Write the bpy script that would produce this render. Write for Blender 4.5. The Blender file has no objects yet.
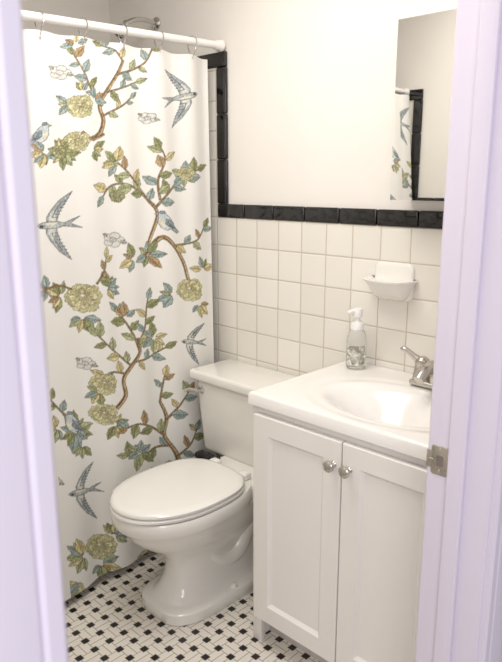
import bpy, bmesh, math, random
import numpy as np
from mathutils import Vector, Matrix
S=bpy.context.scene
COL=S.collection
try:
    S.view_settings.view_transform='Standard'
    S.view_settings.look='None'
except Exception as e: print(e)
# ---------------------------------------------------------------- camera
CAMH=1.41; PITCH=12.9; YAW=44.2; F=654.0
cd=bpy.data.cameras.new("camera"); cam=bpy.data.objects.new("camera",cd); COL.objects.link(cam)
cam.location=(0,0,CAMH); cam.rotation_euler=(math.radians(90-PITCH),0,math.radians(YAW))
cd.sensor_fit='HORIZONTAL'; cd.sensor_width=36; cd.lens=F/502*36; cd.clip_start=.02
cd.dof.use_dof=True; cd.dof.focus_distance=2.15; cd.dof.aperture_fstop=9
S.camera=cam
# ---------------------------------------------------------------- node helpers
def srgb(c):
    return tuple((x/255/12.92 if x/255<=.04045 else ((x/255+.055)/1.055)**2.4) for x in c)
def newmat(name):
    m=bpy.data.materials.new(name); m.use_nodes=True
    nt=m.node_tree; b=nt.nodes["Principled BSDF"]; return m,nt,b
def setin(nt,n,i,v):
    if v is None: return
    if isinstance(v,bpy.types.NodeSocket): nt.links.new(v,n.inputs[i])
    else: n.inputs[i].default_value=v
def M(nt,op,a,b=None,c=None):
    n=nt.nodes.new("ShaderNodeMath"); n.operation=op
    setin(nt,n,0,a); setin(nt,n,1,b); setin(nt,n,2,c); return n.outputs[0]
def mix(nt,f,a,b):
    n=nt.nodes.new("ShaderNodeMix"); n.data_type='RGBA'
    setin(nt,n,0,f)
    for i,v in((6,a),(7,b)):
        if isinstance(v,bpy.types.NodeSocket): nt.links.new(v,n.inputs[i])
        else: n.inputs[i].default_value=(*v,1)
    return n.outputs[2]
def simple(name,col,rough=.4,metal=0,noise=.03,nscale=8,bump=0,bscale=200,coat=0,**kw):
    m,nt,b=newmat(name)
    c=srgb(col)
    tc=nt.nodes.new("ShaderNodeNewGeometry")
    nz=nt.nodes.new("ShaderNodeTexNoise"); nz.inputs["Scale"].default_value=nscale
    nt.links.new(tc.outputs["Position"],nz.inputs["Vector"])
    c2=tuple(x*(1-noise) for x in c)
    nt.links.new(mix(nt,nz.outputs[0],c2,c),b.inputs["Base Color"])
    b.inputs["Roughness"].default_value=rough; b.inputs["Metallic"].default_value=metal
    if coat: b.inputs["Coat Weight"].default_value=coat; b.inputs["Coat Roughness"].default_value=.05
    if bump:
        n2=nt.nodes.new("ShaderNodeTexNoise"); n2.inputs["Scale"].default_value=bscale
        nt.links.new(tc.outputs["Position"],n2.inputs["Vector"])
        bp=nt.nodes.new("ShaderNodeBump"); bp.inputs["Strength"].default_value=bump; bp.inputs["Distance"].default_value=.002
        nt.links.new(n2.outputs[0],bp.inputs["Height"]); nt.links.new(bp.outputs[0],b.inputs["Normal"])
    for k,v in kw.items(): b.inputs[k].default_value=v
    return m
paint=simple("wall_paint",(234,229,222),.55,bump=.15,bscale=150)
ceilm=simple("ceiling_paint",(236,233,228),.7)
hallp=simple("hall_paint",(225,220,228),.6)
jambm=simple("jamb_gloss_paint",(228,220,234),.32,bump=.1,bscale=60)  # lavender cast of the cool hall light put into the paint colour
ceram=simple("toilet_ceramic",(236,233,226),.12,noise=.01,coat=.4)
seatm=simple("toilet_seat_plastic",(238,236,230),.2,noise=.01,coat=.2)
cabm=simple("cabinet_white_paint",(235,231,225),.34,noise=.015,bump=.05,bscale=90)
marb=simple("cultured_marble",(240,237,232),.16,noise=.02,nscale=5,coat=.3)
chrome=simple("chrome",(214,212,208),.12,1)
nickel=simple("brushed_nickel",(202,197,190),.25,1,noise=.06,nscale=300)
blackm=simple("black_tile_glaze",(12,11,13),.10,noise=0,coat=.4)
rubber=simple("black_rubber",(22,22,24),.5)
slotm=simple("strike_hole_painted_shade",(122,112,106),.7)  # shade of the latch hole, put into a flat patch's colour
whitep=simple("white_plastic",(236,234,230),.3)
rodm=simple("white_enamel_rod",(236,233,228),.28)
darkm=simple("toe_kick_paint",(205,198,190),.6)
mirm=simple("mirror_glass",(244,244,242),.01,1,noise=0)

def tilemat(name,axis,u0,z0,p=.108):
    m,nt,b=newmat(name)
    g=nt.nodes.new("ShaderNodeNewGeometry"); s=nt.nodes.new("ShaderNodeSeparateXYZ")
    nt.links.new(g.outputs["Position"],s.inputs[0])
    U=M(nt,'DIVIDE',M(nt,'SUBTRACT',s.outputs[axis],u0),p); V=M(nt,'DIVIDE',M(nt,'SUBTRACT',s.outputs[2],z0),p)
    def ed(x):
        f=M(nt,'FRACT',x); return M(nt,'MINIMUM',f,M(nt,'SUBTRACT',1.0,f))
    e=M(nt,'MINIMUM',ed(U),ed(V))
    mr=nt.nodes.new("ShaderNodeMapRange"); mr.inputs[1].default_value=.008; mr.inputs[2].default_value=.024
    nt.links.new(e,mr.inputs[0]); mask=mr.outputs[0]
    mh=nt.nodes.new("ShaderNodeMapRange"); mh.interpolation_type='SMOOTHSTEP'; mh.inputs[1].default_value=.006; mh.inputs[2].default_value=.05
    nt.links.new(e,mh.inputs[0])
    cx=nt.nodes.new("ShaderNodeCombineXYZ"); nt.links.new(M(nt,'FLOOR',U),cx.inputs[0]); nt.links.new(M(nt,'FLOOR',V),cx.inputs[1])
    wn=nt.nodes.new("ShaderNodeTexWhiteNoise"); nt.links.new(cx.outputs[0],wn.inputs["Vector"])
    tc=mix(nt,wn.outputs["Value"],srgb((227,222,212)),srgb((236,232,223)))
    nt.links.new(mix(nt,mask,srgb((193,182,165)),tc),b.inputs["Base Color"])
    nt.links.new(M(nt,'SUBTRACT',.75,M(nt,'MULTIPLY',mask,.6)),b.inputs["Roughness"])
    bp=nt.nodes.new("ShaderNodeBump"); bp.inputs["Strength"].default_value=.5; bp.inputs["Distance"].default_value=.002
    nz=nt.nodes.new("ShaderNodeTexNoise"); nz.inputs["Scale"].default_value=9; nt.links.new(g.outputs["Position"],nz.inputs["Vector"])
    nt.links.new(M(nt,'ADD',mh.outputs[0],M(nt,'MULTIPLY',nz.outputs[0],.8)),bp.inputs["Height"]); nt.links.new(bp.outputs[0],b.inputs["Normal"])
    return m
tileX=tilemat("white_wall_tile_x",0,-1.367,1.273)
tileY=tilemat("white_wall_tile_y",1,1.77,1.273)
def floormat():
    m,nt,b=newmat("basketweave_mosaic")
    g=nt.nodes.new("ShaderNodeNewGeometry"); s=nt.nodes.new("ShaderNodeSeparateXYZ")
    nt.links.new(g.outputs["Position"],s.inputs[0]); P=.054
    x=M(nt,'DIVIDE',s.outputs[0],P); y=M(nt,'DIVIDE',s.outputs[1],P)
    fx=M(nt,'FRACT',x); fy=M(nt,'FRACT',y)
    ex=M(nt,'MINIMUM',fx,M(nt,'SUBTRACT',1.0,fx)); ey=M(nt,'MINIMUM',fy,M(nt,'SUBTRACT',1.0,fy))
    par=M(nt,'FLOORED_MODULO',M(nt,'ADD',M(nt,'FLOOR',x),M(nt,'FLOOR',y)),2.0)
    mid=M(nt,'ADD',M(nt,'MULTIPLY',par,M(nt,'ABSOLUTE',M(nt,'SUBTRACT',fx,.5))),M(nt,'MULTIPLY',M(nt,'SUBTRACT',1.0,par),M(nt,'ABSOLUTE',M(nt,'SUBTRACT',fy,.5))))
    line=M(nt,'MINIMUM',M(nt,'MINIMUM',ex,ey),mid)
    gr=M(nt,'LESS_THAN',line,.024)
    dm=M(nt,'MAXIMUM',ex,ey)
    dot=M(nt,'LESS_THAN',dm,.188); ring=M(nt,'LESS_THAN',dm,.215)
    GC=srgb((164,152,136))
    c=mix(nt,gr,srgb((229,223,213)),GC)
    c=mix(nt,ring,c,GC); c=mix(nt,dot,c,srgb((28,25,26)))
    nt.links.new(c,b.inputs["Base Color"]); b.inputs["Roughness"].default_value=.32
    h=M(nt,'SUBTRACT',1.0,M(nt,'MAXIMUM',gr,M(nt,'SUBTRACT',ring,dot)))
    bp=nt.nodes.new("ShaderNodeBump"); bp.inputs["Strength"].default_value=.3; bp.inputs["Distance"].default_value=.001
    nt.links.new(h,bp.inputs["Height"]); nt.links.new(bp.outputs[0],b.inputs["Normal"])
    return m
floorm=floormat()
# ---------------------------------------------------------------- mesh builder
WO={}
class MB:
    def __init__(s): s.bm=bmesh.new(); s.mats=[]
    def _mi(s,mat):
        if mat not in s.mats: s.mats.append(mat)
        return s.mats.index(mat)
    def _merge(s,t,mat):
        k=s._mi(mat)
        for f in t.faces: f.material_index=k
        me=bpy.data.meshes.new("tmp"); t.to_mesh(me); s.bm.from_mesh(me); bpy.data.meshes.remove(me); t.free()
    def box(s,x0,x1,y0,y1,z0,z1,mat,bev=0,seg=2,M4=None,taper=None):
        t=bmesh.new(); bmesh.ops.create_cube(t,size=1)
        for v in t.verts:
            zz=v.co.z; v.co=Vector(((x0+x1)/2+v.co.x*(x1-x0),(y0+y1)/2+v.co.y*(y1-y0),(z0+z1)/2+v.co.z*(z1-z0)))
            if taper and zz<0:
                v.co.x=(x0+x1)/2+(v.co.x-(x0+x1)/2)*taper[0]; v.co.y=y1+(v.co.y-y1)*taper[1]
        if bev: bmesh.ops.bevel(t,geom=t.edges[:],offset=bev,segments=seg,profile=.5,affect='EDGES')
        if M4 is not None: t.transform(M4)
        s._merge(t,mat); return s
    def loft(s,rings,mat,cap0=True,cap1=True,closed=True):
        t=bmesh.new(); R=[[t.verts.new(p) for p in r] for r in rings]; n=len(R[0])
        for a,b in zip(R,R[1:]):
            for i in range(n if closed else n-1):
                j=(i+1)%n; t.faces.new((a[i],a[j],b[j],b[i]))
        if cap0: t.faces.new(R[0][::-1])
        if cap1: t.faces.new(R[-1])
        bmesh.ops.recalc_face_normals(t,faces=t.faces[:])
        s._merge(t,mat); return s
    def rev(s,prof,o,mat,axis=(0,0,1),n=32,sx=1,sy=1,cap=True):
        q=Vector((0,0,1)).rotation_difference(Vector(axis).normalized()); o=Vector(o); rings=[]
        for r,z in prof:
            rings.append([o+q@Vector((max(r,1e-4)*sx*math.cos(2*math.pi*i/n),max(r,1e-4)*sy*math.sin(2*math.pi*i/n),z)) for i in range(n)])
        return s.loft(rings,mat,cap,cap)
    def tube(s,pts,r,mat,n=12,closed=False):
        pts=[Vector(p) for p in pts]; N=len(pts); rr=r if isinstance(r,(list,tuple)) else [r]*N
        rings=[]; up=None
        for i,p in enumerate(pts):
            if closed: d=(pts[(i+1)%N]-pts[i-1]).normalized()
            else: d=(pts[min(i+1,N-1)]-pts[max(i-1,0)]).normalized()
            if up is None:
                up=Vector((0,0,1)) if abs(d.z)<.9 else Vector((1,0,0))
            u=(up-d*up.dot(d)).normalized(); up=u; w=d.cross(u)
            rings.append([p+(u*math.cos(2*math.pi*k/n)+w*math.sin(2*math.pi*k/n))*rr[i] for k in range(n)])
        if closed: rings.append(rings[0])
        return s.loft(rings,mat,not closed,not closed)
    def done(s,name,parent=None,origin=None,ang=35,smooth=True,**props):
        me=bpy.data.meshes.new(name)
        vs=[v.co for v in s.bm.verts]
        if origin is None:
            xs=[v.x for v in vs];ys=[v.y for v in vs];zs=[v.z for v in vs]
            origin=Vector(((min(xs)+max(xs))/2,(min(ys)+max(ys))/2,min(zs)))
        origin=Vector(origin)
        s.bm.transform(Matrix.Translation(-origin))
        bmesh.ops.remove_doubles(s.bm,verts=s.bm.verts[:],dist=1e-6)
        s.bm.to_mesh(me); s.bm.free()
        for m in s.mats: me.materials.append(m)
        if smooth:
            me.polygons.foreach_set("use_smooth",[True]*len(me.polygons)); me.set_sharp_from_angle(angle=math.radians(ang))
        o=bpy.data.objects.new(name,me); COL.objects.link(o)
        WO[o.name]=origin
        if parent: o.parent=parent; o.location=origin-WO[parent.name]
        else: o.location=origin
        for k,v in props.items(): o[k]=v
        return o
def empty(name,loc,**p):
    o=bpy.data.objects.new(name,None); o.empty_display_size=.1; COL.objects.link(o); o.location=loc; WO[o.name]=Vector(loc)
    for k,v in p.items(): o[k]=v
    return o
def smoothpath(P,n=8):
    P=[Vector(p) for p in P]; Q=[P[0]]+P+[P[-1]]; out=[]
    for i in range(1,len(Q)-2):
        for k in range(n):
            t=k/n; a,b,c,d=Q[i-1],Q[i],Q[i+1],Q[i+2]
            out.append(.5*((2*b)+(-a+c)*t+(2*a-5*b+4*c-d)*t*t+(-a+3*b-3*c+d)*t**3))
    out.append(P[-1]); return out
def lerpl(a,n):
    return [float(x) for x in np.interp(np.linspace(0,1,n),np.linspace(0,1,len(a)),a)]
# ---------------------------------------------------------------- room shell
YN=1.77; YS=.17; XW=-2.58; XE=-.58; XH=-.45; ZC=2.45
TZ0,TZ1=1.273,1.325; BZ0,BZ1=1.822,1.875; TX0,TX1=-1.90,-1.847
MB().box(XW-.1,1.2,-1.2,2.2,-.1,0,floorm).done("floor",smooth=False,kind="structure",origin=(0,0,0))
MB().box(XW-.1,XH,YS-.15,YN+.1,ZC,ZC+.1,ceilm).done("ceiling",smooth=False,kind="structure")
b=MB().box(XW-.1,XE,YN+.009,YN+.12,0,ZC,paint)
b.box(XW,XE,YN,YN+.012,0,TZ0,tileX).box(XW,TX0,YN,YN+.012,TZ0,BZ0,tileX)
b.done("wall_north",smooth=False,kind="structure")
b=MB().box(XW-.1,XE,YS-.12,YS-.009,0,ZC,paint)
b.box(XW,XE,YS-.012,YS,0,TZ0,tileX).box(XW,TX0,YS-.012,YS,TZ0,BZ0,tileX)
b.done("wall_south",smooth=False,kind="structure")
b=MB().box(XW-.1,XW-.009,YS-.12,YN+.12,0,ZC,paint).box(XW-.012,XW,YS,YN,0,BZ0,tileY)
b.done("wall_west",smooth=False,kind="structure")
OL,OR,OH=.238,1.09,2.05
b=MB().box(XE,XH,-1.2,OL-.02,0,ZC,hallp).box(XE,XH,OR+.02,2.2,0,ZC,hallp).box(XE,XH,OL-.02,OR+.02,OH+.02,ZC,hallp)
b.done("wall_east",smooth=False,kind="structure")
def trimline(bd,wall,x0,x1,z0,z1,vertical,L=.152):
    n=max(1,round(((z1-z0) if vertical else (x1-x0))/L)); g=.0010
    for i in range(n):
        if vertical:
            h=(z1-z0)/n; X0,X1,Z0,Z1=x0,x1,z0+i*h+g,z0+(i+1)*h-g
        else:
            w=(x1-x0)/n; X0,X1,Z0,Z1=x0+i*w+g,x0+(i+1)*w-g,z0,z1
        if wall=='N': bd.box(X0,X1,YN-.006,YN+.0088,Z0,Z1,blackm,bev=.006,seg=5)
        else: bd.box(X0,X1,YS-.0088,YS+.006,Z0,Z1,blackm,bev=.006,seg=5)
for k,w in enumerate("NS"):
    bd=MB(); trimline(bd,w,TX0,XE-.002,TZ0,TZ1,False); trimline(bd,w,TX0,TX1,TZ1,BZ0,True); trimline(bd,w,XW,TX1,BZ0,BZ1,False)
    bd.done("trim_%d"%(k+1),kind="structure")
bd=MB()
n=10
for i in range(n):
    h=(YN-YS)/n; bd.box(XW-.0088,XW+.006,YS+i*h+.001,YS+(i+1)*h-.001,BZ0,BZ1,blackm,bev=.006,seg=5)
bd.done("trim_3",kind="structure")
def slab(name,*a,bev=.003,**k): MB().box(*a,jambm,bev=bev,seg=3).done(name,kind="structure")
slab("trim_4",XE,XH,OL-.02,OL,0,OH)
slab("trim_5",XE,XH,OR,OR+.02,0,OH)
slab("trim_6",XE,XH,OL-.02,OR+.02,OH,OH+.02)
def casing(name,y0,y1,z1,X,sgn,inner):
    yi,yo=(y1,y0) if inner>0 else (y0,y1)
    prof=[(0,0),(0,.010),(.004,.014),(.018,.015),(.022,.011),(.026,.015),(.055,.019),(.064,.019),(.068,.015),(.068,0)]
    rings=[]
    for z in (0,z1):
        rings.append([(X+sgn*d,yi+(-inner)*u,z) for u,d in prof])
    MB().loft(rings,jambm).done(name,kind="structure",ang=25)
casing("trim_7",OL-.073,OL-.005,OH+.005,XH,1,1)
casing("trim_8",OR+.005,OR+.073,OH+.005,XH,1,-1)
casing("trim_9",OR+.022,OR+.09,OH+.005,XE,-1,-1)
slab("trim_10",XE+.046,XE+.080,OR-.011,OR,0,OH,bev=.003)
slab("trim_11",XE+.046,XE+.080,OL,OL+.011,0,OH,bev=.003)
# strike plate: rounded plate, curled lip and a flat patch painted as the shaded latch hole
sx=XE+.026; zs0,zs1=.857,.917
def rrect(cx,cy,hx,hy,r,z,n=8):
    out=[]
    for qx,qy,a0 in((1,1,0),(-1,1,90),(-1,-1,180),(1,-1,270)):
        for k in range(n+1):
            a=math.radians(a0+90*k/n); out.append((cx+qx*(hx-r)+r*math.cos(a),cy+qy*(hy-r)+r*math.sin(a),z))
    return out
def pl_(hx,hz,r,y): return [(x,y,z) for x,z,_ in rrect(sx,(zs0+zs1)/2,hx,hz,r,0)]
b=MB().loft([pl_(.018,.030,.006,OR+.0005),pl_(.018,.030,.006,OR-.0016),pl_(.0172,.0292,.0055,OR-.0022)],nickel)
b.loft([pl_(.0075,.0110,.003,OR-.0020),pl_(.0075,.0110,.003,OR-.0023)],slotm)
b.tube(smoothpath([(sx-.014,OR-.0016,(zs0+zs1)/2),(sx-.022,OR-.0016,(zs0+zs1)/2),(sx-.029,OR+.003,(zs0+zs1)/2)],4),.0018,nickel,n=8)
b.box(sx-.0275,sx-.016,OR-.0026,OR-.0006,zs0+.012,zs1-.012,nickel,bev=.0008)
for z in(zs0+.0085,zs1-.0085): b.rev([(.0035,0),(.003,.0006),(0.0005,.0008)],(sx,OR-.0022,z),chrome,axis=(0,-1,0),n=14)
b.done("strike_plate",label="worn nickel strike plate on the white door jamb",category="strike plate")
# ---------------------------------------------------------------- bathtub
b=MB(); x0,x1,y0,y1=XW+.004,-1.915,YS+.004,YN-.004; cx,cy=(x0+x1)/2,(y0+y1)/2
hx,hy=(x1-x0)/2,(y1-y0)/2
rr=lambda a,c,r,z: rrect(cx,cy,a,c,r,z)
b.loft([rr(hx,hy,.01,0),rr(hx,hy,.01,.385),rr(hx-.006,hy-.006,.012,.395),rr(hx-.06,hy-.07,.1,.395),rr(hx-.07,hy-.08,.1,.385),rr(hx-.10,hy-.14,.12,.12),rr(hx-.16,hy-.22,.12,.07)],ceram)
b.done("bathtub",label="white enamel alcove bathtub behind the shower curtain",category="bathtub")
# ---------------------------------------------------------------- curtain rod
RA=Vector((-1.87,YN+.004,1.894)); RB=Vector((-1.945,YS-.004,1.864))
rod=empty("curtain_rod",(RA+RB)/2,label="white enamel shower curtain rod spanning the tub alcove",category="curtain rod")
MB().tube([RA,RB],.0135,rodm,n=20).done("rod_tube",rod)
dr=(RB-RA).normalized()
fl=[(.021,0),(.021,.008),(.018,.013),(.016,.030),(.0136,.031)]
MB().rev(fl,RA+dr*.006,rodm,axis=dr,n=28).done("end_flange",rod)
MB().rev(fl,RB-dr*.006,rodm,axis=-dr,n=28).done("end_flange",rod)
def rodat(y): return RA+(RB-RA)*((y-RA.y)/(RB.y-RA.y))
# ---------------------------------------------------------------- shower curtain
ZB,ZT=.035,1.848; Y0,Y1=.19,1.722; D=.0022
def curtX(y,z):
    top=RA.x+(RB.x-RA.x)*((y-RA.y)/(RB.y-RA.y)); bot=-1.868+.082*(1.70-y)
    t=(z-ZB)/(ZT-ZB); t=np.clip(t,0,1)
    return bot*(1-t)+top*t
cp,sp=math.cos(math.radians(PITCH)),math.sin(math.radians(PITCH)); ch,sh=math.cos(math.radians(YAW)),math.sin(math.radians(YAW))
def p2c(px,py):
    r=px-251; u=331-py; f=F*cp+u*sp; v=u*cp-F*sp
    dx=-sh*f+ch*r; dy=ch*f+sh*r; X=-1.88
    for _ in range(6):
        t=X/dx; y=t*dy; z=CAMH+t*v; X=float(curtX(y,z))
    return (y,z)
ny=int((Y1-Y0)/D)+1; nz=int((ZT-ZB)/D)+1
CREAM=np.array([234,232,226.])
CV=np.empty((nz,ny,3)); CV[:]=CREAM
GY=Y0+D*np.arange(ny); GZ=ZB+D*np.arange(nz)
def region(lo,hi):
    i0=max(0,int((lo[0]-Y0)/D)-2); i1=min(ny,int((hi[0]-Y0)/D)+3); j0=max(0,int((lo[1]-ZB)/D)-2); j1=min(nz,int((hi[1]-ZB)/D)+3)
    return i0,i1,j0,j1
def fill(P,col,oc=None,ow=.0018,op=1.0):
    Q=np.array([p2c(x,y) for x,y in P]); i0,i1,j0,j1=region(Q.min(0)-.006,Q.max(0)+.006)
    if i1<=i0 or j1<=j0: return
    yy,zz=np.meshgrid(GY[i0:i1],GZ[j0:j1]); d2=np.full(yy.shape,1e9); ins=np.zeros(yy.shape,bool)
    n=len(Q)
    for k in range(n):
        a=Q[k]; b_=Q[(k+1)%n]; e=b_-a; L=(e@e)+1e-14
        t=np.clip(((yy-a[0])*e[0]+(zz-a[1])*e[1])/L,0,1)
        d2=np.minimum(d2,(yy-a[0]-t*e[0])**2+(zz-a[1]-t*e[1])**2)
        c=((a[1]>zz)!=(b_[1]>zz))&(yy<(b_[0]-a[0])*(zz-a[1])/((b_[1]-a[1])+1e-14)+a[0]); ins^=c
    sd=np.sqrt(d2); sd=np.where(ins,-sd,sd)
    R=CV[j0:j1,i0:i1]
    if col is not None:
        cov=(np.clip(.5-sd/D,0,1)*op)[...,None]; R[:]=R*(1-cov)+np.array(col)*cov
    if oc is not None:
        cov=(np.clip((ow/2-np.abs(sd))/D+.5,0,1)*.8)[...,None]; R[:]=R*(1-cov)+np.array(oc)*cov
def stroke(P,w0,col,w1=None,oc=None):
    P=[(p.x,p.y) for p in smoothpath([(x,y,0) for x,y in P],5)]
    if w1 is None: w1=w0
    n=len(P); L=[];Rr=[]
    for i,(x,y) in enumerate(P):
        a=P[max(i-1,0)]; b_=P[min(i+1,n-1)]; dx,dy=b_[0]-a[0],b_[1]-a[1]; l=math.hypot(dx,dy)+1e-9
        w=(w0+(w1-w0)*i/(n-1))/2; L.append((x-dy/l*w,y+dx/l*w)); Rr.append((x+dy/l*w,y-dx/l*w))
    fill(L+Rr[::-1],col,oc,.0016)
DK=(96,90,72); BR=(142,116,84); OLV=(146,150,104); GLD=(210,196,146); TEA=(154,172,168); BLU=(140,152,158); RUS=(176,148,110); YG=(200,196,148); SAGE=(172,177,134)
PAL=[OLV,OLV,SAGE,GLD,TEA,RUS,SAGE,TEA,OLV,GLD,TEA]
def leaf(x,y,a,L,W,col):
    ca,sa=math.cos(a),math.sin(a); P=[]
    ts=[0,.15,.32,.5,.68,.85,1]
    jag=[0,.0,.05,-.04,.05,-.03,0]
    for t,j in zip(ts,jag): h=W/2*(math.sin(math.pi*min(1,t**.8))+j*2) ; P.append((x+ca*t*L-sa*h,y+sa*t*L+ca*h))
    for t,j in list(zip(ts,jag))[::-1][1:-1]: h=-W/2*(math.sin(math.pi*min(1,t**.8))-j*2); P.append((x+ca*t*L-sa*h,y+sa*t*L+ca*h))
    fill(P,col,DK)
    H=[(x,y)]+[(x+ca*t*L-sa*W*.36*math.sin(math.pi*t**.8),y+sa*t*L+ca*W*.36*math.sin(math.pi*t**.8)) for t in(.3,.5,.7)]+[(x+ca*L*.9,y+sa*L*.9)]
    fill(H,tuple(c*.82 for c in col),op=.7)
    stroke([(x,y),(x+ca*L*.5,y+sa*L*.5),(x+ca*L*.9,y+sa*L*.9)],.4,DK)
def leafy(x,y,n,L,seed,a0=0,spread=360):
    rnd=random.Random(seed); n=int(round(n*1.1)); L=L*1.02
    for i in range(n):
        a=math.radians(a0-spread/2+spread*(i+.5)/n+rnd.uniform(-12,12)); l=L*rnd.uniform(.7,1.15)
        leaf(x+math.cos(a)*2,y+math.sin(a)*2,a,l,l*rnd.uniform(.45,.6),rnd.choice(PAL))
def spray(P,w,seed,L=11,every=7.5):
    rnd=random.Random(seed); stroke(P,w,BR,max(.8,w*.5),DK)
    Q=[(p.x,p.y) for p in smoothpath([(x,y,0) for x,y in P],5)]; acc=every*.5; s=1; L=L*.95
    for a,b_ in zip(Q,Q[1:]):
        l=math.hypot(b_[0]-a[0],b_[1]-a[1]); acc+=l
        if acc>every:
            acc=0; ang=math.atan2(b_[1]-a[1],b_[0]-a[0])+s*math.radians(rnd.uniform(40,75)); s=-s
            l2=L*rnd.uniform(.8,1.25); leaf(b_[0],b_[1],ang,l2,l2*rnd.uniform(.45,.62),rnd.choice(PAL))
    a,b_=Q[-3],Q[-1]; leaf(b_[0],b_[1],math.atan2(b_[1]-a[1],b_[0]-a[0]),L,L*.5,rnd.choice(PAL))
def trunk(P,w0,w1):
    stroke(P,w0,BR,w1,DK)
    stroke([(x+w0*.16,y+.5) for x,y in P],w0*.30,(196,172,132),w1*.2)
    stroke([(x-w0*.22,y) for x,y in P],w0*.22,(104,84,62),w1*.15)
def flower(x,y,r,seed=0,c1=YG,c2=(218,211,170),c3=GLD):
    for ringr,n,c,off,yo in((r*1.02,11,c1,0,0),(r*.80,8,c2,.35,-.05),(r*.58,6,c1,.1,-.1),(r*.36,5,c3,.5,-.12)):
        for i in range(n):
            a=off+seed+2*math.pi*i/n; k=.8+.4*((i*7+int(seed*10))%3)/2
            L=ringr*(.62+.14*((i*3)%4)/3); W=ringr*.52*k
            ca,sa=math.cos(a),math.sin(a); ox,oy=x+ca*ringr*.22,y+yo*r+sa*ringr*.18
            P=[]
            for t,h in((0,.12),(.35,.40),(.7,.5),(.92,.34),(1,.06),(.90,-.12),(.94,-.36),(.7,-.5),(.35,-.40),(0,-.12)):
                P.append((ox+ca*t*L-sa*h*W,oy+(sa*t*L+ca*h*W)*.86))
            cc=tuple(v*(.86+.14*((i*5)%4)/3) for v in c)
            fill(P,cc,(112,106,80),.0012)
            stroke([(ox+ca*L*.2,oy+sa*L*.2*.86),(ox+ca*L*.45,oy+sa*L*.45*.86),(ox+ca*L*.7,oy+sa*L*.7*.86)],.3,(134,128,94))
def rose(x,y,r,s=0):
    c=(214,212,205); oc=(104,106,104)
    for i in range(5):
        a=s+2*math.pi*i/5; fill([(x+math.cos(a)*r*.5+math.cos(t)*r*.45,y+math.sin(a)*r*.35+math.sin(t)*r*.30) for t in np.linspace(0,2*math.pi,9)[:-1]],c,oc,.0019)
    fill([(x+math.cos(t)*r*.32,y+math.sin(t)*r*.22) for t in np.linspace(0,2*math.pi,9)[:-1]],(196,194,187),oc,.0019)
    leaf(x+r*.6,y+r*.1,.3,r*.55,r*.32,(186,186,176)); leaf(x-r*.5,y-r*.3,3.6,r*.5,r*.3,(186,186,176))
def tf(P,x,y,s,a,fl=1):
    ca,sa=math.cos(math.radians(a)),math.sin(math.radians(a)); return [(x+s*(p*ca-q*fl*sa),y+s*(p*sa+q*fl*ca)) for p,q in P]
SB=(174,178,175); SW=(156,162,163); SO=(76,80,84)
def swallow(x,y,s,a,fl=1):
    T=lambda P:tf(P,x,y,s,a,fl)
    fill(T([(-.25,.03),(-.70,.20),(-.45,.02),(-.74,-.12),(-.25,-.05)]),SW,SO)
    w1=[(.24,-.03),(.26,-.22),(.15,-.45),(-.08,-.75),(-.42,-1.0),(-.26,-.70),(-.13,-.45),(-.06,-.22),(-.05,-.03)]
    w2=[(.22,.03),(.22,.22),(.08,.42),(-.15,.66),(-.55,.90),(-.35,.60),(-.18,.38),(-.10,.2),(-.07,.03)]
    for w in(w1,w2):
        fill(T(w),SW,SO)
        fill(T([(w[0][0]-.05,w[0][1]),(w[1][0]-.06,w[1][1]),(w[2][0]-.08,w[2][1]),(w[7][0]+.06,w[7][1]),(w[8][0]+.05,w[8][1])]),(210,209,200))
        m_=[((w[k][0]+w[8-k][0])/2,(w[k][1]+w[8-k][1])/2) for k in(1,2,3)]
        stroke(T(m_),.7,SO)
        for k in range(8):
            f_=k/8
            a0=(w[1][0]*(1-f_)+w[4][0]*f_+.03,w[1][1]*(1-f_)+w[4][1]*f_)
            a1=(w[7][0]*(1-f_)+w[4][0]*f_-.02,w[7][1]*(1-f_)+w[4][1]*f_)
            mx_=((a0[0]+a1[0])/2,(a0[1]+a1[1])/2)
            stroke(T([mx_,((mx_[0]+a1[0])/2,(mx_[1]+a1[1])/2),a1]),.5,SO)
    fill(T([(.50,-.01),(.42,-.07),(.30,-.09),(.1,-.10),(-.15,-.08),(-.32,-.02),(-.3,.03),(-.1,.09),(.15,.10),(.34,.08),(.44,.04)]),SB,SO)
    fill(T([(.28,.06),(.1,.07),(-.12,.05),(0,.01),(.22,.01)]),(222,214,194))
    fill(T([(.44,-.05),(.34,-.07),(.30,0),(.42,.02)]),SO)
def perched(x,y,s,fl=1):
    T=lambda P:[(x+s*p*fl,y+s*q) for p,q in P]
    fill(T([(-.3,.1),(-.75,.55),(-.60,.64),(-.1,.3)]),SW,SO)
    fill(T([(.42,-.5),(.3,-.62),(.12,-.6),(.02,-.42),(-.2,-.2),(-.42,.12),(-.3,.36),(0,.46),(.28,.3),(.42,.02),(.4,-.3)]),(194,203,202),SO)
    fill(T([(.05,-.2),(-.25,-.08),(-.55,.38),(-.2,.3),(.08,.1)]),BLU,SO)
    for k in(.0,.12,.24): stroke(T([(-.02-k*.3,-.05+k),(-.2,.1+k*.6),(-.42,.32)]),.5,SO)
    fill(T([(.42,-.5),(.58,-.45),(.42,-.40)]),GLD,SO)
    fill(T([(.3,-.62),(.12,-.6),(.1,-.45),(.34,-.48)]),BLU,SO)
    fill(T([(.12,.0),(.3,-.1),(.34,.1),(.1,.34)]),(226,214,182))
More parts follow.
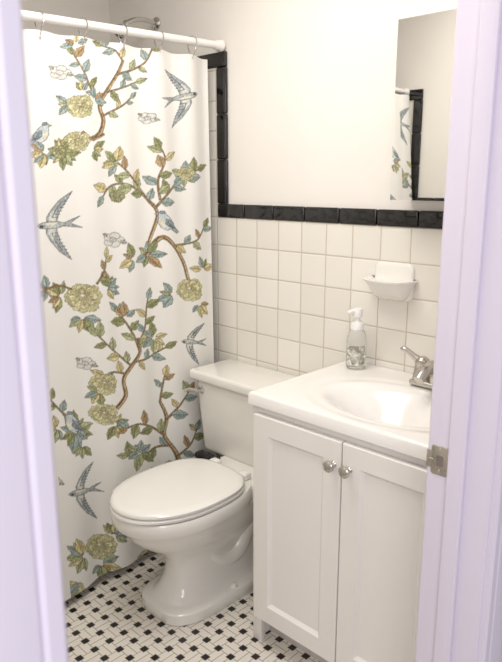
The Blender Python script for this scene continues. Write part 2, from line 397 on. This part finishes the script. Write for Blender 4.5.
# --- motifs
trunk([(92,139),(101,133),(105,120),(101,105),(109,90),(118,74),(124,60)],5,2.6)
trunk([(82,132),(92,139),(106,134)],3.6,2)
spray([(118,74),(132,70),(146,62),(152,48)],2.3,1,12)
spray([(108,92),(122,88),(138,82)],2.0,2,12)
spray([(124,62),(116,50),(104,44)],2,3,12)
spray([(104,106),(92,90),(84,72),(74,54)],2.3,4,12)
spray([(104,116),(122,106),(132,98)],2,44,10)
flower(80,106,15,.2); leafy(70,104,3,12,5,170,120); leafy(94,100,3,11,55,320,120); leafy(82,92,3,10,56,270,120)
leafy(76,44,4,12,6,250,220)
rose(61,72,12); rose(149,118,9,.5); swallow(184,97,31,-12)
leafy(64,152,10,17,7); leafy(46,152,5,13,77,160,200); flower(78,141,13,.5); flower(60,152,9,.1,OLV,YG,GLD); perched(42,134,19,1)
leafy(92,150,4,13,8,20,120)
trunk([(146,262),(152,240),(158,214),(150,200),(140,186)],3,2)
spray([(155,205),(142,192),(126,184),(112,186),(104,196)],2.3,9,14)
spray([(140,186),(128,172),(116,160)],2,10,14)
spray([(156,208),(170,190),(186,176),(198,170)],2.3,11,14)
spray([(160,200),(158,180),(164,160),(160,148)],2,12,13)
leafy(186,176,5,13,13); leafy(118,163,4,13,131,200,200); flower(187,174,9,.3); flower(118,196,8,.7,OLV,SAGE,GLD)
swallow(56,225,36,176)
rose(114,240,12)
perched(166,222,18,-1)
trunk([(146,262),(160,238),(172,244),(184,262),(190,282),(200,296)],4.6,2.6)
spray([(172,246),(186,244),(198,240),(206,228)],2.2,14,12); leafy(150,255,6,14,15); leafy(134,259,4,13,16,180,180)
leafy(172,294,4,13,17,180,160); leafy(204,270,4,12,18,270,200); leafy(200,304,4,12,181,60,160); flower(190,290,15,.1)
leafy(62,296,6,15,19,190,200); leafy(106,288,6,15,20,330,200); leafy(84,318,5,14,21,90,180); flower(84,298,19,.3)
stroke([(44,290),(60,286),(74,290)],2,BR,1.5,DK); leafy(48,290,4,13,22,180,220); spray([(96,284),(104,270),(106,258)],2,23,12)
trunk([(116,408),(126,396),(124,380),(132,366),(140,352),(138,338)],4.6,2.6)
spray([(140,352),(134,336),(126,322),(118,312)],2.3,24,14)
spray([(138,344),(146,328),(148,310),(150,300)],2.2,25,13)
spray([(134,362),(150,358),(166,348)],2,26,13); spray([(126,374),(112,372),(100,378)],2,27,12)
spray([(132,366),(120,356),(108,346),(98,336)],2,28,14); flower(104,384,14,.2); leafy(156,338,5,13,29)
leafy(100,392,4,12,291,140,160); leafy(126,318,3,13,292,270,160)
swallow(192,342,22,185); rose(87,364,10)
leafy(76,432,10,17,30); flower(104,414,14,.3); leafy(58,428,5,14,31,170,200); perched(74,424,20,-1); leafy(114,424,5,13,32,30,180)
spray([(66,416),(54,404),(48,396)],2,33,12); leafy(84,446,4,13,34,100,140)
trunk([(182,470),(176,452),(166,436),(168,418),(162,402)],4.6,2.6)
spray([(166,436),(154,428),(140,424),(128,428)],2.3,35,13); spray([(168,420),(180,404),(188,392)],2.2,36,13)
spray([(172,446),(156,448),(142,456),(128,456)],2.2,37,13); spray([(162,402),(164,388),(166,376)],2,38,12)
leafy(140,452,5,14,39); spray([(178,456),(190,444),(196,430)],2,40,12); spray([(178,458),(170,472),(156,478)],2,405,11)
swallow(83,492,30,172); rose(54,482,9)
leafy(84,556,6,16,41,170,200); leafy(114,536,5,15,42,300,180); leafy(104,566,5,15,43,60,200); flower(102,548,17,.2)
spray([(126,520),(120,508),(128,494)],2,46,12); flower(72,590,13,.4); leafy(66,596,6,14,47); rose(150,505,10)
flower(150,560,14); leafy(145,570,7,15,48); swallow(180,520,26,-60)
msk=np.clip(np.abs(CV-CREAM).sum(-1)/120,0,1)
rs=np.random.RandomState(3)
nzz=rs.normal(0,1,CV.shape[:2]); nzz=(nzz+np.roll(nzz,1,0)+np.roll(np.roll(nzz,1,0),1,1)+np.roll(np.roll(nzz,2,0),1,1))/2
CV+= (msk*nzz*15)[...,None]
CV=np.clip(CV,0,255)
k=int(round((.98-Y0)/D)); sft=int(round(.70/D))
src=CV.copy()
idx=np.arange(k); j=idx+sft; j=np.where(j>=ny,ny-1,j); CV[:,:k]=src[:,j]
k2=int(round((.28-Y0)/D)); CV[:,:k2]=src[:,ny-k2-60:ny-60]
CV=CV/255.0; CL=np.where(CV<=.04045,CV/12.92,((CV+.055)/1.055)**2.4)
yy,zz=np.meshgrid(GY,GZ)
tt=(zz-ZB)/(ZT-ZB)
ph=2*math.pi*(yy-1.63)/.143
fold=-.010*(1-np.cos(ph))*(.25+.60*tt**2)*.8+.008*np.sin(2*math.pi*yy/.31+1.2*zz+.5)*(1-tt*.6)+.003*np.sin(2*math.pi*yy/.17+2.2*zz)
hemcurl=.006*np.sin(2*math.pi*yy/.23)*np.clip(1-tt*4,0,1)
xx=curtX(yy,zz)+fold+hemcurl
xx-=.010*np.clip((yy-1.62)/.08,0,1)*tt
xx+=.030*tt*np.clip((.40-yy)/.15,0,1)
zz2=zz-.004*np.sin(ph/2)**2*np.clip((tt-.93)/.07,0,1)
co=np.stack([xx,yy,zz2],-1).reshape(-1,3)
org=np.array([-1.87,.97,ZB]); co-=org
me=bpy.data.meshes.new("shower_curtain"); me.vertices.add(ny*nz); me.vertices.foreach_set("co",co.astype(np.float32).ravel())
I=np.arange(ny*nz).reshape(nz,ny); q=np.stack([I[:-1,:-1],I[:-1,1:],I[1:,1:],I[1:,:-1]],-1).reshape(-1,4)
nf=len(q); me.loops.add(nf*4); me.loops.foreach_set("vertex_index",q.ravel().astype(np.int32))
me.polygons.add(nf); me.polygons.foreach_set("loop_start",(np.arange(nf)*4).astype(np.int32)); me.polygons.foreach_set("use_smooth",np.ones(nf,bool))
me.update()
at=me.color_attributes.new("print","FLOAT_COLOR","POINT"); rgba=np.concatenate([CL.reshape(-1,3),np.ones((ny*nz,1))],1).astype(np.float32); at.data.foreach_set("color",rgba.ravel())
m,nt,bs=newmat("printed_cotton")
a=nt.nodes.new("ShaderNodeAttribute"); a.attribute_name="print"; nt.links.new(a.outputs["Color"],bs.inputs["Base Color"]); bs.inputs["Roughness"].default_value=.85
g=nt.nodes.new("ShaderNodeNewGeometry"); w=nt.nodes.new("ShaderNodeTexNoise"); w.inputs["Scale"].default_value=25; nt.links.new(g.outputs["Position"],w.inputs["Vector"])
bp=nt.nodes.new("ShaderNodeBump"); bp.inputs["Strength"].default_value=.3; bp.inputs["Distance"].default_value=.005; nt.links.new(w.outputs[0],bp.inputs["Height"]); nt.links.new(bp.outputs[0],bs.inputs["Normal"])
me.materials.append(m)
o=bpy.data.objects.new("shower_curtain",me); COL.objects.link(o); o.location=org
o["label"]="cream cotton shower curtain printed with birds, branches and flowers"; o["category"]="shower curtain"
hk=None
for i in range(10):
    y=1.632-.143*i
    c=rodat(y)
    if hk is None:
        p=[c+Vector((.024*math.sin(t)*.9,0.006*math.sin(2*t),-.018+.035*math.cos(t))) for t in np.linspace(0,2*math.pi,29)[:-1]]
        bb=MB().tube(p,.0019,chrome,n=8,closed=True)
        bb.rev([(.0005,-.003),(.0025,-.002),(.003,0),(.0025,.002),(.0005,.003)],c+Vector((.0,0,-.054)),chrome,n=12)
        hk=bb.done("curtain_hook",origin=c,label="chrome ring hook holding the shower curtain",category="curtain hook",group="chrome hooks on the curtain rod")
    else:
        h=hk.copy(); COL.objects.link(h); h.location=c
# ---------------------------------------------------------------- shower
hx0,hz0=-2.262,2.030
sh_=empty("shower_fixture",(hx0,YN,hz0),label="chrome shower head on a bent arm above the tub",category="shower head")
MB().rev([(.026,0),(.025,.004),(.018,.010),(.011,.013)],(hx0,YN+.008,hz0),chrome,axis=(0,-1,0)).done("wall_flange",sh_)
pth=smoothpath([(hx0,YN+.006,hz0),(hx0-.002,1.72,hz0+.006),(hx0-.006,1.67,hz0-.002),(hx0-.010,1.635,hz0-.022)],6)
MB().tube(pth,.0095,chrome,n=16).done("shower_arm",sh_)
MB().rev([(.010,-.01),(.014,0),(.014,.010),(.010,.014),(.016,.024),(.027,.044),(.029,.050),(.026,.054),(.002,.052)],(hx0-.010,1.637,hz0-.020),chrome,axis=(-.2,-.68,-.70)).done("spray_nozzle",sh_)
# ---------------------------------------------------------------- toilet
TX=-1.56
def egg(z,yf,yb,hw,nf=2.0,nb=2.6,cyf=.52,n=64,x=TX):
    cy=yf+(yb-yf)*cyf; out=[]
    for k in range(n):
        a=2*math.pi*k/n; c,s_=math.cos(a),math.sin(a); e=nf if s_<0 else nb
        px=hw*math.copysign(abs(c)**(2/e),c)
        py=(cy-yf if s_<0 else yb-cy)*math.copysign(abs(s_)**(2/e),s_)
        out.append((x+px,cy+py,z))
    return out
toi=empty("toilet",(TX,1.42,0),label="white two-piece ceramic toilet with closed lid against the tiled wall",category="toilet")
b=MB()
prof=[(0.0,1.143,1.670,.136,3.4),(.004,1.140,1.672,.139,3.4),(.036,1.142,1.671,.137,3.4),(.042,1.148,1.668,.131,3.4),(.045,1.166,1.665,.114,3.2),(.052,1.174,1.66,.106,3.0),(.08,1.194,1.65,.093,2.8),(.12,1.210,1.65,.084,2.6),(.16,1.214,1.65,.081,2.4),(.195,1.200,1.645,.086,2.3),(.225,1.168,1.64,.101,2.2),(.255,1.126,1.62,.122,2.1),(.285,1.090,1.60,.140,2.1),(.315,1.064,1.58,.152,2.1),(.340,1.054,1.56,.157,2.1),(.348,1.047,1.555,.162,2.1),(.353,1.030,1.545,.174,2.1),(.361,1.026,1.54,.177,2.1),(.392,1.024,1.535,.178,2.1),(.400,1.029,1.53,.173,2.1)]
b.loft([egg(z,yf,yb,hw,e,3.4 if z<.2 else 2.5,.46) for z,yf,yb,hw,e in prof],ceram)
b.box(TX-.135,TX+.135,1.44,1.735,.325,.398,ceram,bev=.02,seg=4)
for sgn in(-1,1):
    p=smoothpath([(TX+sgn*.046,1.31,.22),(TX+sgn*.054,1.38,.14),(TX+sgn*.060,1.46,.14),(TX+sgn*.062,1.52,.22),(TX+sgn*.058,1.58,.20),(TX+sgn*.05,1.62,.10)],6)
    b.tube(p,[.028+.012*math.sin(math.pi*i/(len(p)-1)) for i in range(len(p))],ceram,n=16)
b.done("bowl",toi,ang=42)
sw=.174
b=MB(); b.loft([egg(.402,1.026,1.475,sw-.007,2.05,3,.52),egg(.405,1.020,1.478,sw-.001,2.05,3,.52),egg(.413,1.020,1.478,sw,2.05,3,.52),egg(.417,1.026,1.475,sw-.006,2.05,3,.52)],seatm); b.done("seat",toi,ang=60)
b=MB(); b.loft([egg(.4195,1.028,1.470,sw-.007,2.05,3,.52),egg(.4215,1.022,1.474,sw-.001,2.05,3,.52),egg(.429,1.022,1.474,sw,2.05,3,.52),egg(.435,1.031,1.468,sw-.009,2.05,3,.52),egg(.438,1.052,1.455,sw-.027,2.05,3,.52),egg(.4395,1.12,1.40,.09,2.05,2.5,.52)],seatm); b.done("lid",toi,ang=60)
for sx_ in(-.075,.075):
    b=MB().box(TX+sx_-.02,TX+sx_+.02,1.476,1.512,.398,.426,seatm,bev=.008,seg=3)
    b.done("hinge",toi)
b=MB()
b.box(TX-.262,TX+.262,1.562,YN-.006,.385,.676,ceram,bev=.026,seg=5,taper=(.93,.90)); b.done("tank",toi,ang=50)
b=MB(); b.box(TX-.276,TX+.276,1.545,YN-.003,.677,.716,ceram,bev=.012,seg=4); b.done("tank_lid",toi,ang=50)
b=MB(); lx=TX-.222
b.rev([(.016,0),(.016,.004),(.010,.008),(.008,.022),(.010,.026),(.002,.028)],(lx,1.566,.642),chrome,axis=(0,-1,0),n=20)
p=smoothpath([(lx,1.542,.642),(lx-.03,1.538,.641),(lx-.065,1.536,.632)],6)
b.tube(p,lerpl([.006,.006,.008,.0085,.006],len(p)),chrome,n=12); b.done("flush_lever",toi)
for sx_ in(-1,1):
    MB().rev([(.013,0),(.013,.004),(.009,.012),(.002,.015)],(TX+sx_*.116,1.40,.0405),ceram,n=18).done("bolt_cap",toi)
b=MB().box(TX-.185,TX-.112,1.487,1.53,.398,.425,rubber,bev=.010,seg=3)  # plain black block with a stub beside the seat hinge
b.tube([(TX-.115,1.51,.413),(TX-.09,1.535,.413)],.006,rubber,n=10)
b.done("black_block",label="small black brush resting behind the toilet seat",category="block")
pl=empty("upright",(-1.36,1.51,0),label="black plunger standing between toilet and vanity",category="upright")  # black cup and stick form set in the gap beside the vanity
MB().rev([(.055,0),(.060,.01),(.058,.03),(.045,.06),(.028,.085),(.018,.10),(.016,.12),(.002,.121)],(-1.36,1.51,0),rubber,n=28).done("cup_base",pl)
MB().rev([(.0095,.12),(.0095,.30),(.011,.315),(.002,.32)],(-1.36,1.51,0),rubber,n=16).done("handle",pl)
# ---------------------------------------------------------------- vanity
VX0,VX1,VY=-1.256,-.610,1.301; VZ0,VZ1=.082,.7825; CB=.783; CT=.820
van=empty("vanity_cabinet",((VX0+VX1)/2,1.53,0),label="white painted bathroom vanity cabinet with two shaker doors",category="cabinet")
b=MB(); yb_=VY+.018
b.box(VX0,VX0+.016,yb_,YN-.004,0,VZ1,cabm).box(VX1-.016,VX1,yb_,YN-.004,0,VZ1,cabm)
b.box(VX0+.016,VX1-.016,yb_,YN-.012,VZ0,VZ0+.016,cabm).box(VX0+.016,VX1-.016,YN-.012,YN-.004,VZ0,VZ1,cabm)
b.box(VX0,VX0+.035,VY,yb_,0,VZ1,cabm,bev=.001).box(VX1-.035,VX1,VY,yb_,0,VZ1,cabm,bev=.001)
b.box(VX0+.035,VX1-.035,VY,yb_,VZ1-.035,VZ1,cabm).box(VX0+.035,VX1-.035,VY,yb_,VZ0,VZ0+.03,cabm)
b.box(VX0+.016,VX1-.016,VY+.06,VY+.074,0,VZ0,darkm)
b.done("body",van)
def door(x0,x1,z0,z1):
    yf=VY-.021; th=.019
    def R(i,y): return [(x0+i,y,z0+i),(x1-i,y,z0+i),(x1-i,y,z1-i),(x0+i,y,z1-i)]
    bb=MB().loft([R(0,yf+th),R(0,yf+.002),R(.002,yf),R(.056,yf),R(.059,yf+.003),R(.066,yf+.009),R(.068,yf+.009)],cabm)
    return bb.done("door",van,ang=20)
def knob(x,z,par):
    MB().rev([(.009,0),(.009,.002),(.0055,.006),(.0055,.013),(.012,.017),(.0155,.022),(.0155,.027),(.011,.031),(.002,.0325)],(x,VY-.0205,z),nickel,axis=(0,-1,0),n=28).done("knob",par,label="brushed nickel knob")
xm=-.9215
d1=door(VX0+.022,xm-.002,.10,.760); d2=door(xm+.002,VX1-.018,.10,.760)
knob(xm-.024,.695,d1); knob(xm+.026,.695,d2)
cx0,cx1,cy0,cy1=-1.260,-.598,1.284,YN-.002; nx,nyy=150,110
sc=(-.912,1.495); rx,ry=.205,.142
xs=np.linspace(cx0,cx1,nx); ys=np.linspace(cy0,cy1,nyy)
t=bmesh.new(); G=[]
def sm(a): a=max(0,min(1,a)); return a*a*(3-2*a)
for j,y in enumerate(ys):
    row=[]
    for i,x in enumerate(xs):
        e=math.hypot((x-sc[0])/rx,(y-sc[1])/ry)
        z=CT-.100*sm((1.12-e)/.90)
        z-=.003*sm((1.38-e)/.2)
        d=min(x-cx0,y-cy0,cx1-x)
        if d<.008: z-=.008*(1-math.sqrt(max(0,1-(1-d/.008)**2)))
        row.append(t.verts.new((x,y,z)))
    G.append(row)
for j in range(nyy-1):
    for i in range(nx-1): t.faces.new((G[j][i],G[j][i+1],G[j+1][i+1],G[j+1][i]))
bor=[G[0][i] for i in range(nx)]+[G[j][nx-1] for j in range(1,nyy)]+[G[nyy-1][i] for i in range(nx-2,-1,-1)]+[G[j][0] for j in range(nyy-2,0,-1)]
low=[t.verts.new((v.co.x,v.co.y,CB)) for v in bor]; n=len(bor)
for i in range(n): t.faces.new((bor[i],low[i],low[(i+1)%n],bor[(i+1)%n]))
b=MB(); b._merge(t,marb)
ctop=b.done("countertop",ang=50,label="white cultured marble vanity top with integrated oval sink",category="countertop",origin=(sc[0],1.53,CB))
MB().rev([(.024,0),(.024,.002),(.019,.003),(.016,.001),(.014,.004),(.002,.006)],(sc[0],sc[1],CT-.1025),chrome,n=28).done("drain",ctop)
# ---------------------------------------------------------------- faucet
fx,fy=-.884,1.688
fa=empty("faucet",(fx,fy,CT),label="brushed nickel two-handle faucet behind the sink",category="faucet")
b=MB().box(fx-.080,fx+.080,fy-.028,fy+.028,CT+.0003,CT+.018,nickel,bev=.008,seg=4); b.done("base_plate",fa)
p=smoothpath([(fx,fy,CT+.012),(fx,fy-.003,CT+.045),(fx,fy-.03,CT+.070),(fx,fy-.075,CT+.068),(fx,fy-.108,CT+.048)],6)
n=len(p); MB().tube(p,lerpl([.026,.024,.020,.017,.014],n),nickel,n=20).done("spout",fa)
for s_ in(-1,1):
    hx_=fx+s_*.051
    b=MB().rev([(.028,0),(.027,.008),(.024,.024),(.022,.038),(.021,.046),(.022,.052),(.020,.062),(.012,.069),(.001,.070)],(hx_,fy,CT+.016),nickel,n=32)
    p=smoothpath([(hx_,fy,CT+.068),(hx_+s_*.022,fy-.006,CT+.082),(hx_+s_*.048,fy-.012,CT+.100),(hx_+s_*.066,fy-.014,CT+.101)],6)
    b.tube(p,lerpl([.016,.012,.009,.0075,.0085,.005],len(p)),nickel,n=16)
    b.done("handle",fa)
# ---------------------------------------------------------------- soap dispenser
bx,by=-1.180,1.700
bt=empty("soap_dispenser",(bx,by,CT),label="clear foaming hand soap bottle with white pump on the vanity top",category="soap dispenser")
clear=simple("clear_bottle_plastic",(238,238,235),.08,noise=.0,**{"Transmission Weight":.8,"IOR":1.25})
MB().rev([(.026,.001),(.030,.003),(.032,.010),(.032,.088),(.030,.106),(.025,.122),(.020,.128),(.020,.131),(.002,.131)],(bx,by,CT),clear,n=40).done("bottle",bt)
m,nt,bs=newmat("leaf_print_label"); g=nt.nodes.new("ShaderNodeNewGeometry"); v=nt.nodes.new("ShaderNodeTexNoise"); v.inputs["Scale"].default_value=42; v.inputs["Distortion"].default_value=1.2
nt.links.new(g.outputs["Position"],v.inputs["Vector"]); cr=nt.nodes.new("ShaderNodeValToRGB"); cr.color_ramp.elements[0].position=.38; cr.color_ramp.elements[0].color=(*srgb((136,134,120)),1); cr.color_ramp.elements[1].position=.62; cr.color_ramp.elements[1].color=(*srgb((222,220,212)),1)
nt.links.new(v.outputs[0],cr.inputs[0]); nt.links.new(cr.outputs[0],bs.inputs["Base Color"]); bs.inputs["Roughness"].default_value=.4
rings=[]
for z in(.016,.080):
    rings.append([(bx+.0325*math.cos(a_),by+.0325*math.sin(a_),CT+z) for a_ in np.linspace(math.radians(-115),math.radians(0),30)])
MB().loft(rings,m,False,False,closed=False).done("label",bt)
b=MB().rev([(.020,.127),(.0215,.129),(.0215,.148),(.019,.152),(.011,.154),(.009,.158),(.009,.172),(.002,.172)],(bx,by,CT),whitep,n=32); b.done("pump_collar",bt)
b=MB().rev([(.010,.168),(.0155,.170),(.016,.173),(.016,.190),(.014,.196),(.002,.198)],(bx,by,CT),whitep,n=28)
p=smoothpath([(bx,by,CT+.186),(bx-.008,by-.018,CT+.188),(bx-.014,by-.033,CT+.183)],5)
b.tube(p,lerpl([.009,.008,.007,.0055],len(p)),whitep,n=14); b.done("pump_head",bt)
# ---------------------------------------------------------------- soap dish
sdc=-1.094
def vr(hx,z0,z1,r,y):
    return [(x,y,z) for x,z,_ in rrect(sdc,(z0+z1)/2,hx,(z1-z0)/2,r,0)]
b=MB().loft([vr(.070,1.046,1.164,.022,YN+.001),vr(.070,1.046,1.164,.022,YN-.006),vr(.067,1.049,1.161,.021,YN-.010),vr(.060,1.056,1.154,.018,YN-.012)],ceram)
def trayring(sx_,depth,z,n=48,y0=.005):
    out=[]
    for k in range(n+1):
        a_=math.pi*k/n; c,s_=math.cos(a_),math.sin(a_)
        out.append((sdc+sx_*math.copysign(abs(c)**.72,c),YN-y0-depth*abs(s_)**.72,z))
    return out
pr=[(.040,.014,1.048),(.052,.034,1.054),(.061,.052,1.066),(.067,.065,1.081),(.072,.075,1.095),(.078,.084,1.105),(.083,.090,1.110),(.084,.091,1.114),(.081,.087,1.116),(.074,.078,1.112),(.062,.062,1.102),(.046,.046,1.098)]
b.loft([trayring(*x) for x in pr],ceram)
b.done("soap_dish",ang=75,label="white ceramic soap dish set in the wall tile",category="soap dish")
# ---------------------------------------------------------------- medicine cabinet
mx0,mx1,my,mz0,mz1=-1.062,-.66,1.672,1.357,1.842
mc=empty("medicine_cabinet",((mx0+mx1)/2,YN,mz0),label="frameless mirrored medicine cabinet mounted on the wall above the sink",category="medicine cabinet")
MB().box(mx0+.002,mx1-.002,my+.006,YN+.008,mz0+.002,mz1-.002,whitep,bev=.002).done("body",mc)
MB().box(mx0,mx1,my,my+.0055,mz0,mz1,mirm).done("mirror_door",mc,smooth=False)
# ---------------------------------------------------------------- lights
def area(name,loc,rot,sx,sy,pw,col):
    l=bpy.data.lights.new(name,'AREA'); l.shape='RECTANGLE'; l.size=sx; l.size_y=sy; l.energy=pw; l.color=col
    o=bpy.data.objects.new(name,l); COL.objects.link(o); o.location=loc; o.rotation_euler=rot
area("ceiling_light",(-1.25,.90,2.42),(0,0,0),.8,.8,18.5,(1,.967,.915))
d=Vector((-1.3,1.2,.8))-Vector((.75,-.75,1.75)); q=d.to_track_quat('-Z','Y').to_euler()
area("hall_daylight",(.75,-.75,1.75),q,1.1,1.3,27,(.975,.972,1.0))
wd=bpy.data.worlds.new("world"); S.world=wd; wd.use_nodes=True
wd.node_tree.nodes["Background"].inputs[0].default_value=(.93,.905,1,1); wd.node_tree.nodes["Background"].inputs[1].default_value=.44
